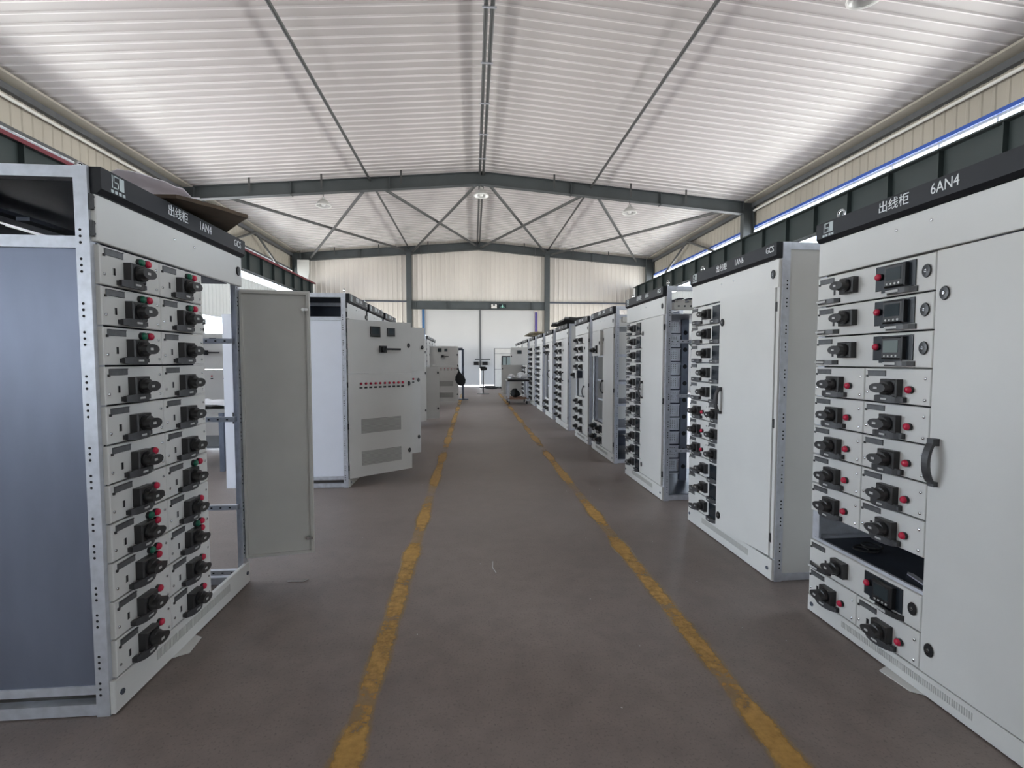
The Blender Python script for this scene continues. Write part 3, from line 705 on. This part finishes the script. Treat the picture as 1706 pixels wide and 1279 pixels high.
# --- open-door feeder cabinets further along on the left
def open_feeder(label, y, W, a_up, a_lo, up=True, lights=10, x=-1.40, D=1.0, vents=True, sidem='paint_white', w=None, code='1AN3', meters=True, lower=True):
    c = cabinet(label, 'L', x, y, W, D); frame(c, W, D); header(c, W, code); plinth(c, W, .1, False)
    top_panel(c, W, 1.89, 2.07, hinge=True); w = w or .8
    sheet(c, 'side_panel', sidem, .014, .02, .05, D - .05, .13, 1.87); sheet(c, 'side_rail', 'galv', .002, .04, .05, D - .05, 1.87, 1.91); sheet(c, 'side_rail', 'galv', .004, .035, .05, D - .05, .09, .13)
    sheet(c, 'chamber_back', 'steel_blue', .05, W - .05, D - .05, D - .045, 1.9, H - .05); sheet(c, 'top_cover', 'steel_blue', .02, W - .02, .02, D - .02, H - .004, H); sheet(c, 'chamber_side', 'steel_blue', W - .06, W - .055, .05, D - .05, 1.9, H - .05); sheet(c, 'back_panel', 'galv_sheet', .03, W - .03, D - .03, D - .02, .06, 1.9)
    sheet(c, 'mounting_plate', 'galv', .06, W - .06, .45, .46, .15, 1.85)
    if up:
        d = door(c, .02, w, 1.28, 1.885, -a_up, -1, locks=((w - .035, .33),), name='upper_door')
        if meters:
            for u, sc in ((.33, 1), (.53, .8)):
                o = obj('meter', MET, d, (u, F_, .48)); o.scale = (sc, 1, sc)
            obj('switch_base', SB, d, (.42, F_, .28)); MB().mat('plastic_black').cyl((0, -.03, 0), (0, -.06, 0), .03).box(0, .2, -.075, -.05, -.011, .011).build('switch_lever', d, (.42, F_, .28))
    if lower:
        d = door(c, .02, w, .1, 1.275, -a_lo, -1, locks=((w - .035, 1.05), (w - .035, .23)), name='lower_door')
        tag_ = me('tag', lambda mb: mb.mat('plastic_dark').box(-.018, .018, -.002, 0, -.01, .01))
        for i in range(lights):
            u = .15 + (w - .27) * i / max(1, lights - 1)
            o = obj('red_button', RB, d, (u, F_, 1.065)); o.scale = (.85, .8, .85); obj('name_tag', tag_, d, (u, F_, 1.02))
        if vents:
            vm = MB().mat('vent'); 
            for j in range(11): vm.box(0, w * .62, -.003, 0, j * .0145, j * .0145 + .007)
            vm.mat('vent_back').box(-.005, w * .62 + .005, -.0008, 0, -.005, .16); vmesh = vm.mesh('vent_grille')
            for z in (.5, .13): obj('vent_grille', vmesh, d, (w * .19, F_, z))
    else: door(c, .02, w, .1, 1.275, 0, -1, locks=((w - .035, 1.05), (w - .035, .23)), name='lower_door')
    if not up: door(c, .02, w, 1.28, 1.885, 0, -1, locks=((w - .035, .33),), name='upper_door')
    obj('eye_bolt', EYE, c, (.04, .02, H)); return c
c = open_feeder('left cabinet with pale blue side, both doors open, ten red lamps', 5.40, .93, R(52), R(52))
rd = MB().mat('paint_white').box(-.005, .02, 0, .31, .02, 1.93).build('rear_door', c, (.01, 1.0, 0)); MB().mat('plastic_black').cbox(-.02, .02, -.02, 0, -.06, .06, .004).build('latch', rd, (-.006, .2, .8), R(-90))
open_feeder('left cabinet directly behind the one with ten red lamps, doors ajar, two lamps', 6.42, 1.0, R(62), R(52), lights=2, vents=False, meters=False, code='1AN2')
open_feeder('left cabinet third past the floor gap, nearly hidden behind open doors, all shut', 7.56, 1.05, 0, 0, up=False, lower=False, lights=0, vents=False, code='1AN1')
open_feeder('left cabinet halfway down the aisle with a narrow tall door ajar', 9.95, .72, R(31), R(31), lights=0, vents=False, meters=False, w=.69, code='2AN4')
open_feeder('left cabinet halfway down the aisle with only its grey lower door swung out', 10.72, .9, 0, R(72), up=False, lights=0, vents=False, w=.66, code='2AN3')
open_feeder('left cabinet just before the one the black bag hangs on, doors shut', 14.5, .92, 0, 0, up=False, lower=False, lights=0, vents=False, code='2AN2')
open_feeder('far left cabinet with doors open at right angles and a black bag hanging on it', 15.45, 1.02, R(89), R(89), lights=7, w=.93, code='2AN1')
open_feeder('last left cabinet at the far end of the left row, doors shut', 16.55, 1.0, 0, 0, up=False, lower=False, lights=0, vents=False, code='3AN1')
# second row far behind on the left, seen through the open frame of 1AN4
open_feeder('second row cabinet seen through the open frame of 1AN4, four lamps', 8.15, .9, R(60), R(60), lights=4, x=-4.85, vents=False, code='3AN2')

# ------------------------------------------------------------------ right row
# --- 6AN4, near right
c = cabinet('near right cabinet headed 6AN4 with one drawer missing above the lowest two rows', 'R', RXF, 2.515, 1.17, .95); c['_r'] = 1
frame(c, W, D, False); header(c, W, '6AN4'); plinth(c, W, .098); top_panel(c, W, 1.885, 2.07, lock='')
hr = (1.882 - .098) / 11; zr = [1.882 - (i + 1) * hr for i in range(11)]
for i in range(3): drawer(c, .008, zr[i], .677, hr, 'wide', mon=1 if i == 2 else 0)
for i in range(3, 8):
    drawer(c, .008, zr[i], .337, hr, 'small', 'R'); drawer(c, .345, zr[i], .34, hr, 'small', 'R')
drawer(c, .008, zr[9], .677, hr, 'wide'); drawer(c, .008, zr[10], .337, hr, 'small', 'R'); drawer(c, .345, zr[10], .34, hr, 'small', 'R')
sh = sheet(c, 'slot_floor', 'steel_blue', .012, .68, .0, .62, zr[9] + hr - .002, zr[9] + hr + .006); sheet(c, 'slot_back', 'steel_blue', .012, .68, .6, .61, zr[9] + hr, zr[8] + hr)
sheet(c, 'slot_side', 'galv', .006, .012, .05, .6, zr[9] + hr, zr[8] + hr)
sheet(c, 'slot_rail', 'galv', .02, .045, .03, .6, zr[9] + hr + .006, zr[9] + hr + .02)
sheet(c, 'slot_edge', 'galv', .012, .68, -.002, .012, zr[9] + hr - .004, zr[9] + hr + .012)
cab_ = c
door(c, W - .01, W - .70, .103, 1.88, R(180), 1, locks=((W - .70 - .04, 1.6), (W - .70 - .04, .11)), handle=(W - .70 - .03, .905))
sheet(c, 'side_panel', 'paint', .0, .006, .05, D, .05, H - .05); sheet(c, 'back_panel', 'galv_sheet', .03, W - .03, D - .03, D - .02, .06, H - .05)
sheet(c, 'top_cover', 'paint', .02, W - .02, .02, D - .02, H - .004, H); obj('eye_bolt', EYE, c, (.11, .02, H))
# loose things in the empty slot
t = MB().mat('cord'); t.ring((0, 0, .006), .05, .005, 'xy', 18); t.ring((.05, .02, .012), .045, .005, 'xy', 18); t.ring((-.04, -.01, .01), .035, .004, 'xy', 16)
t.build('wire_coil', loc=(RXF + .14, 2.30, zr[9] + hr + .007), label='small coil of black wire in the empty slot of 6AN4', cat='wire')
MB().mat('galv').prism([(-.06, -.012), (.05, -.014), (.07, 0), (.05, .014), (-.06, .012)], 0, .006, 'z').build('metal_strip', loc=(RXF + .09, 1.96, zr[9] + hr + .007), rz=R(75), label='loose metal strip in the empty slot of 6AN4', cat='strip')

# --- 1AN6
c = cabinet('right cabinet headed 1AN6 with its tall door slightly ajar and a grey side wall', 'R', RXF + .005, 4.05, 1.19, .95)
W2 = 1.20; c['_r'] = 1; frame(c, W2, D); header(c, W2, '1AN6', du=.03); plinth(c, W2, .144); top_panel(c, W2, 1.885, 2.07)
for i in range(11):
    z = 1.882 - (i + 1) * hh
    if 5 <= i <= 7: drawer(c, .008, z, .33, hh, 'small', 'R'); drawer(c, .338, z, .27, hh, 'small', '')
    else: drawer(c, .008, z, .60, hh, 'meter')
door(c, W2 - .035, .555, .16, 1.89, R(187), 1, locks=((.52, 1.55), (.52, .1)), handle=(.525, .97))
sheet(c, 'side_panel', 'paint', W2 - .03, W2 - .012, .05, D, .03, H - .02); sheet(c, 'back_panel', 'galv_sheet', .03, W2 - .03, D - .03, D - .02, .06, H - .05)
sheet(c, 'partition', 'galv_dark', .615, .62, .02, D - .05, .1, 1.88); sheet(c, 'top_cover', 'paint', .02, W2 - .02, .02, D - .02, H - .004, H); obj('eye_bolt', EYE, c, (.11, .02, H))
sheet(c, 'front_trim', 'paint', W2 - .034, W2 - .006, -.012, 0, .15, 2.06)

# --- third right cabinet: open side with drawer compartments
def open_side(c, W, D, up, rows, dot=True):
    """frame open toward the viewer: cross rails, and behind them the compartment wall at local x = up"""
    cr_ = MB().mat('galv').box(-.028, 0, 0, D - .06, -.016, .016).mat('hole')
    for i in range(15): cr_.box(-.0, .0006, .03 + i * .055, .042 + i * .055, -.004, .004)
    cmm = cr_.mesh('cross_rail')
    for z in (1.62, 1.07, .51): obj('cross_rail', cmm, c, (W - .008, .03, z))
    pm = MB().mat('galv').box(0, .012, 0, .36, .0, hh - .03)
    if dot:
        pm.mat('hole')
        for i in range(12):
            for j in range(5): pm.box(.012, .0126, .04 + i * .025, .047 + i * .025, .03 + j * .02, .037 + j * .02)
    pmm = pm.mesh('compartment_panel'); lm = MB().mat('galv').box(0, .03, 0, .38, -.012, .0).mat('steel_blue').box(.0, .02, 0, .38, 0, .014).mesh('ledge')
    for i in range(rows):
        z = 1.882 - (i + 1) * hh; obj('compartment_panel', pmm, c, (up, .05, z + .015)); obj('ledge', lm, c, (up, .04, z))
    q = MB().mat('galv_dark').box(0, .05, .42, .5, .06, 1.9).mat('hole')
    for i in range(9): q.cyl((.051, .46, .22 + i * .19), (.052, .46, .22 + i * .19), .025, n=12)
    q.build('upright', c, (up, 0, 0)); sheet(c, 'back_panel', 'galv_dark', .03, W - .03, D - .03, D - .02, .06, 1.9)
    sheet(c, 'base_plate', 'galv_dark', .03, W - .05, .05, D - .05, .05, .056); sheet(c, 'chamber_floor', 'galv', .03, W - .03, .05, D - .05, 1.89, 1.9)
    sheet(c, 'chamber_back', 'steel_blue', .03, W - .03, D - .05, D - .045, 1.9, H - .05)
    bc = MB().mat('pipe_white').box(0, .05, 0, .3, 0, .07).box(0, .045, .03, .12, .07, .1).box(0, .045, .18, .27, .07, .1).mat('grey_dark')
    for i in range(4): bc.cyl((.05, .05 + i * .065, .035), (.056, .05 + i * .065, .035), .01, n=8)
    bc.build('busbar_clamp', c, (W - .16, .12, 1.95))
    cb_ = MB().mat('steel_blue')
    for i in range(3): cb_.box(.05, W - .06, .15 + .1 * i, .2 + .1 * i, 2.05, 2.06)
    cb_.build('busbar', c)
c = cabinet('third right cabinet, eleven meter drawers, tall shut door and bare perforated side', 'R', RXF, 5.80, 1.18, .95)
W3 = 1.18; frame(c, W3, D); header(c, W3, '1AN5'); plinth(c, W3, .144); top_panel(c, W3, 1.885, 2.07)
for i in range(11): drawer(c, .008, 1.882 - (i + 1) * hh, .55, hh, 'meter')
door(c, W3 - .03, .59, .15, 1.885, R(180), 1, locks=((.56, 1.58), (.56, .1)), handle=(.565, .95)); open_side(c, W3, D, .56, 11); obj('eye_bolt', EYE, c, (W3 - .03, .02, H)); obj('eye_bolt', EYE, c, (.11, .02, H))
# --- fourth
c = cabinet('fourth right cabinet with a wide open bay above two rows of meter drawers', 'R', RXF + .02, 7.58, 1.2, .95); W4 = 1.2
frame(c, W4, D); header(c, W4, '2AN5'); plinth(c, W4, .13); top_panel(c, W4, 1.885, 2.07)
ud = door(c, .02, .62, 1.5, 1.88, R(-4), -1, locks=((.58, .19),), name='upper_door'); obj('switch_base', SB, ud, (.15, F_, .09)); obj('switch_knob', SK, ud, (.15, F_, .09)); o = obj('meter', MET, ud, (.36, F_, .1))
for i in range(2):
    drawer(c, .008, .135 + .17 * i, .33, .168, 'meter', far=True); drawer(c, .345, .135 + .17 * i, .3, .168, 'meter', far=True)
door(c, W4 - .03, .52, .14, 1.885, R(180), 1, locks=((.5, 1.6),), handle=(.5, .9))
for z in (1.5, 1.12, .82, .48): sheet(c, 'shelf_rail', 'galv', .05, .66, .06, .1, z - .02, z + .01); sheet(c, 'shelf_rail', 'galv', .05, .66, .5, .54, z - .02, z + .01); sheet(c, 'shelf', 'galv_sheet', .05, W4 - .04, .1, D - .1, z - .012, z - .006); sheet(c, 'side_rail', 'galv', W4 - .035, W4 - .008, .05, D - .05, z - .02, z + .015)
sheet(c, 'inner_post', 'galv', .62, .66, .03, .07, .47, 1.5); sheet(c, 'inner_post', 'galv', .02, .05, .03, .07, .47, 1.5); sheet(c, 'back_panel', 'galv_sheet', .03, W4 - .03, D - .03, D - .02, .06, H - .05)
sheet(c, 'base_plate', 'steel_blue', .03, W4 - .05, .05, D - .05, .05, .056); sheet(c, 'chamber_floor', 'galv', .03, W4 - .03, .05, D - .05, 1.89, 1.9)
sheet(c, 'busbar_clamp', 'pipe_white', W4 - .14, W4 - .06, .12, .45, 1.96, 2.03)
# --- fifth
c = cabinet('fifth right cabinet with a dark empty bay in the middle of its switch columns', 'R', RXF + .02, 8.85, 1.03, .95); W5 = 1.03
frame(c, W5, D, False); header(c, W5, '3AN5'); plinth(c, W5, .13); top_panel(c, W5, 1.885, 2.07)
for i in range(11):
    z = 1.882 - (i + 1) * hh
    if i in (4, 5, 6): continue
    drawer(c, .01, z, .36, hh, 'small', far=True); drawer(c, .37, z, .35, hh, 'small', far=True)
drawer(c, .01, 1.882 - 5 * hh, .30, hh, 'small', far=True, dy=-.05, tray=.1)
sheet(c, 'bay_back', 'steel_blue', .02, .72, .5, .51, 1.882 - 7 * hh, 1.882 - 4 * hh); door(c, W5 - .02, .28, .14, 1.885, R(180), 1, locks=((.25, 1.5),), handle=(.25, .75))
sheet(c, 'side_panel', 'paint', W5 - .02, W5 - .008, .05, D, .03, H - .02); sheet(c, 'back_panel', 'galv_sheet', .03, W5 - .03, D - .03, D - .02, .06, H - .05)
# --- sixth to eleventh
def plain(label, y, W, x=RXF, swing=None, code='4AN5', cols=2, bay=False, dw=.66):
    c = cabinet(label, 'R', x, y, W, D); frame(c, W, D, False); header(c, W, code); plinth(c, W, .13, False); top_panel(c, W, 1.885, 2.07)
    for i in range(11):
        z = 1.882 - (i + 1) * hh
        if bay and 2 <= i <= 8: continue
        for k in range(cols): drawer(c, .01 + k * dw / cols, z, dw / cols - .005, hh, 'small', far=True)
    if bay:
        sheet(c, 'bay_back', 'galv_sheet', .02, dw, .6, .61, .45, 1.56)
        for z in (.75, 1.1, 1.4): sheet(c, 'shelf_rail', 'galv', .03, dw, .04, .07, z, z + .03)
    wd = W - dw - .05
    if swing: door(c, W - .03, wd, .14, 1.885, R(180 + swing), 1, locks=((wd - .03, .8),), handle=(wd - .03, .95))
    else: door(c, W - .03, wd, .14, 1.885, R(180), 1, locks=((wd - .03, 1.5),), handle=(wd - .03, .95))
    sheet(c, 'side_panel', 'paint', W - .02, W - .006, .05, D, .03, H - .02); sheet(c, 'back_panel', 'galv_sheet', .03, W - .03, D - .03, D - .02, .06, H - .05)
    sheet(c, 'top_cover', 'paint', .02, W - .02, .02, D - .02, H - .004, H); return c
plain('sixth right cabinet with a folded black tarpaulin on top', 10.85, 1.4, code='4AN5', dw=.85)
plain('seventh right cabinet, with an empty shelf bay, past the black tarpaulin', 12.45, 1.15, code='5AN5', bay=True)
plain('eighth right cabinet, third before the trolley end of the row', 14.1, 1.15, code='6AN5', dw=.72)
plain('ninth right cabinet, with a folded grey bundle on top', 15.9, 1.2, code='7AN5', dw=.75)
c = plain('tenth right cabinet, behind the work trolley, its grey upper door swung out', 18.2, 1.6, code='8AN5', dw=1.1)
d = door(c, 1.6 - .01, .62, 1.27, 1.885, R(270), 1, locks=((.58, .3),), name='upper_door'); o = obj('meter', MET, d, (.3, .02, .45)); o.rotation_euler = (0, 0, math.pi); o.scale = (1.3, 1, 1)
c = plain('eleventh right cabinet, last but one of the row, its lower door swung out', 19.75, 1.2, code='9AN5', dw=.7)
d = door(c, 1.19, .82, .1, 1.25, R(270), 1, locks=((.78, 1.0),), name='lower_door')
plain('last right cabinet at the far end of the right row', 21.1, 1.2, code='9AN6', dw=.7)

# ------------------------------------------------------------------ things on and between the cabinets
def lump(name, matn, loc, dims, seed, label, cat, n=14, k=9, rough=.38, rz=0):
    rnd = random.Random(seed); mb = MB().mat(matn); mb.smooth = True; vs = []; fs = []
    for j in range(k + 1):
        ph = math.pi * j / k
        for i in range(n):
            t = 2 * math.pi * i / n; q = 1 + rnd.uniform(-rough, rough) * (0 if j in (0, k) else 1)
            z = math.cos(ph); z = z if z > 0 else z * .35
            vs.append((dims[0] * math.sin(ph) * math.cos(t) * q, dims[1] * math.sin(ph) * math.sin(t) * q, dims[2] * (z + .33)))
    for j in range(k):
        for i in range(n): fs.append((j * n + i, (j + 1) * n + i, (j + 1) * n + (i + 1) % n, j * n + (i + 1) % n))
    mb.add(vs, fs); return mb.build(name, loc=loc, rz=rz, label=label, cat=cat)
sheet_mesh([(1.82, 8.9, 2.19), (1.80, 10.9, 2.2), (2.8, 10.9, 2.22), (2.8, 8.9, 2.2)], 10, 7, .07, 'tarp', 11, .03).build('tarpaulin', label='folded black tarpaulin spread on top of the sixth right cabinet', cat='tarpaulin')
lump('cloth_bundle', 'yellow_handle', (2.1, 15.3, 2.185), (.35, .6, .13), 4, 'rolled grey brown bundle on top of the ninth right cabinet', 'bundle')
# work trolley
t = thing('work_trolley', 'small steel work trolley with black top standing at the right row', 'trolley', (1.42, 15.85, 0))
MB().mat('plastic_black').box(-.3, .42, -.45, .45, .74, .8).build('table_top', t)
for sx_ in (-.26, .36):
    for sy in (-.4, .4): B('leg', 'galv', sx_ - .03, sx_ + .03, sy - .03, sy + .03, .1, .74, parent=t)
MB().mat('wood').box(-.28, .4, -.43, .43, .16, .2).build('shelf', t)
for sx_ in (-.24, .34):
    for sy in (-.38, .38): MB().mat('plastic_black').cyl((sx_ - .02, sy, .05), (sx_ + .02, sy, .05), .05).box(sx_ - .02, sx_ + .02, sy - .02, sy + .02, .06, .11).build('wheel', t)
lump('plastic_bag', 'paper', (1.27, 15.8, .81), (.12, .2, .13), 8, 'crumpled white bag on the left of the trolley top', 'bag')
lump('plastic_bag', 'paper', (1.62, 15.85, .81), (.17, .22, .17), 9, 'larger crumpled white bag on the right of the trolley top', 'bag')
lump('cloth_bundle', 'black_cloth', (1.40, 15.75, .21), (.16, .2, .22), 10, 'black cloth bundle on the lower shelf of the trolley', 'bundle')
lump('plastic_bag', 'paper', (1.7, 15.7, .21), (.07, .1, .08), 12, 'small white bag on the lower shelf of the trolley', 'bag')
# microphone-like stand by the far door
t = thing('tool_stand', 'black pole stand with round foot in front of the far door', 'stand', (.43, 20.2, 0))
MB().mat('plastic_black').lathe([(0, 0), (.26, 0), (.26, .02), (.05, .04), (0, .04)], 24).build('foot', t); MB().mat('plastic_black').cyl((0, 0, .03), (0, 0, 1.0), .028).build('pole', t)
MB().mat('plastic_black').box(-.13, .1, -.08, .08, 1.0, 1.17).cyl((.1, 0, 1.08), (.16, 0, 1.08), .06).build('head', t)
t = MB().mat('cord'); rr = random.Random(5)
for i in range(5): t.ring((rr.uniform(-.2, .25), rr.uniform(-.2, .2), .03 + .03 * i), rr.uniform(.18, .3), .02, 'xy', 18)
t.build('cable_pile', loc=(.82, 23.6, 0), label='pile of black cable on the floor near the far door', cat='cable')
# black bag and grey pipe frame by the far left cabinet
mb = MB().mat('black_cloth'); mb.lathe([(0, 0), (.07, .02), (.14, .1), (.17, .2), (.14, .31), (.07, .4), (.025, .48), (.012, .6), (.02, .68), (0, .7)], 16)
for i in range(len(mb.v)): x, y, z = mb.v[i]; mb.v[i] = (x + .12 * (1 - z / .7) - .02, y * .45, z)
mb.build('hanging_bag', loc=(-.47, 15.36, .60), label='black teardrop bag hanging from the edge of the far left open door', cat='bag')
t = MB().mat('galv_dark'); t.tube([(-.5, 0, 1.84), (0, 0, 1.84), (0, 0, .02)], .045); t.box(-.2, .2, -.2, .2, 0, .03); t.build('pipe_stand', loc=(-.37, 17.4, 0), label='grey bent pipe stand behind the black bag', cat='pipe')
# freestanding panel by the end wall, facing the viewer
t = thing('control_cabinet', 'grey control cabinet facing the aisle in front of the far door', 'cabinet', (1.1, 24.2, 0))
B('body', 'grey_dark', 0, 1.2, .02, .7, 0, 2.05, parent=t); MB().mat('paint_inner').cbox(.02, 1.18, 0, .02, 1.78, 2.03, .003).build('top_panel', t)
d = MB().mat('paint_inner').cbox(.02, 1.18, 0, .02, .98, 1.76, .003).build('upper_door', t); MB().mat('plastic_black').box(.36, .9, -.02, 0, 1.02, 1.66).mat('screen').box(.42, .58, -.022, -.02, 1.2, 1.6).box(.62, .84, -.022, -.02, 1.2, 1.6).box(.42, .84, -.022, -.02, 1.06, 1.12).build('mimic_panel', d)
MB().mat('paint_inner').cbox(.02, 1.18, 0, .02, .08, .96, .003).build('lower_door', t); B('plinth', 'grey_dark', 0, 1.2, .02, .1, 0, .08, parent=t)
# bench with papers behind the left row
t = thing('work_bench', 'steel work bench with lower shelf seen through the frame of 1AN4', 'bench', (-3.6, 6.3, 0))
MB().mat('bench_top').box(-.75, .45, 0, 1.0, .76, .8).build('bench_top', t); MB().mat('grey_dark').box(-.7, .4, .05, .95, .3, .33).build('shelf', t)
for sx_ in (-.68, .38):
    for sy in (.06, .94): B('leg', 'galv_dark', sx_ - .03, sx_ + .03, sy - .03, sy + .03, 0, .76, parent=t)
sheet_mesh([(-4.0, 6.35, .81), (-3.2, 6.4, .81), (-3.25, 7.1, .81), (-4.0, 7.1, .82)], 7, 7, .06, 'paper', 21, .01).build('paper_sheet', label='crumpled white sheets on the bench seen through 1AN4', cat='paper')
# floor litter and packing shims
def shim(pts, lab): MB().mat('paint').prism(pts, .0015, .006, 'z').build('packing_shim', label=lab, cat='shim')
shim([(-1.455, 2.33), (-1.385, 2.37), (-1.40, 2.50), (-1.455, 2.53)], 'thin white shim sticking out under the plinth of 1AN4')
shim([(1.925, 2.0), (1.86, 1.97), (1.875, 1.83), (1.925, 1.80)][::-1], 'thin white shim sticking out under the plinth of 6AN4')
MB().mat('mark_pale').tube([(.15, 3.12, .004), (.13, 3.2, .004), (.135, 3.3, .004)], .0025, 6).build('wire_scrap', label='short white wire scrap in the middle of the aisle', cat='wire scrap')
MB().mat('mark_pale').tube([(-1.2, 3.11, .004), (-1.1, 3.1, .004), (-1.08, 3.13, .004)], .003, 6).build('wire_scrap', label='white wire scrap on the floor below the open door of 1AN4', cat='wire scrap')
rnd = random.Random(2)
lit = MB().mat('mark_pale')
for i in range(26):
    x, y = rnd.uniform(-1.2, 1.7), rnd.uniform(1.5, 6); a = rnd.uniform(0, 3); l = rnd.uniform(.002, .008)
    lit.cyl((x, y, .002), (x + l * math.cos(a), y + l * math.sin(a), .002), .0018, n=5)
lit.build('floor_litter', label='tiny pale scraps scattered over the aisle floor', cat='litter', kind='stuff')
for o in bpy.data.objects:
    if '_r' in o: del o['_r']
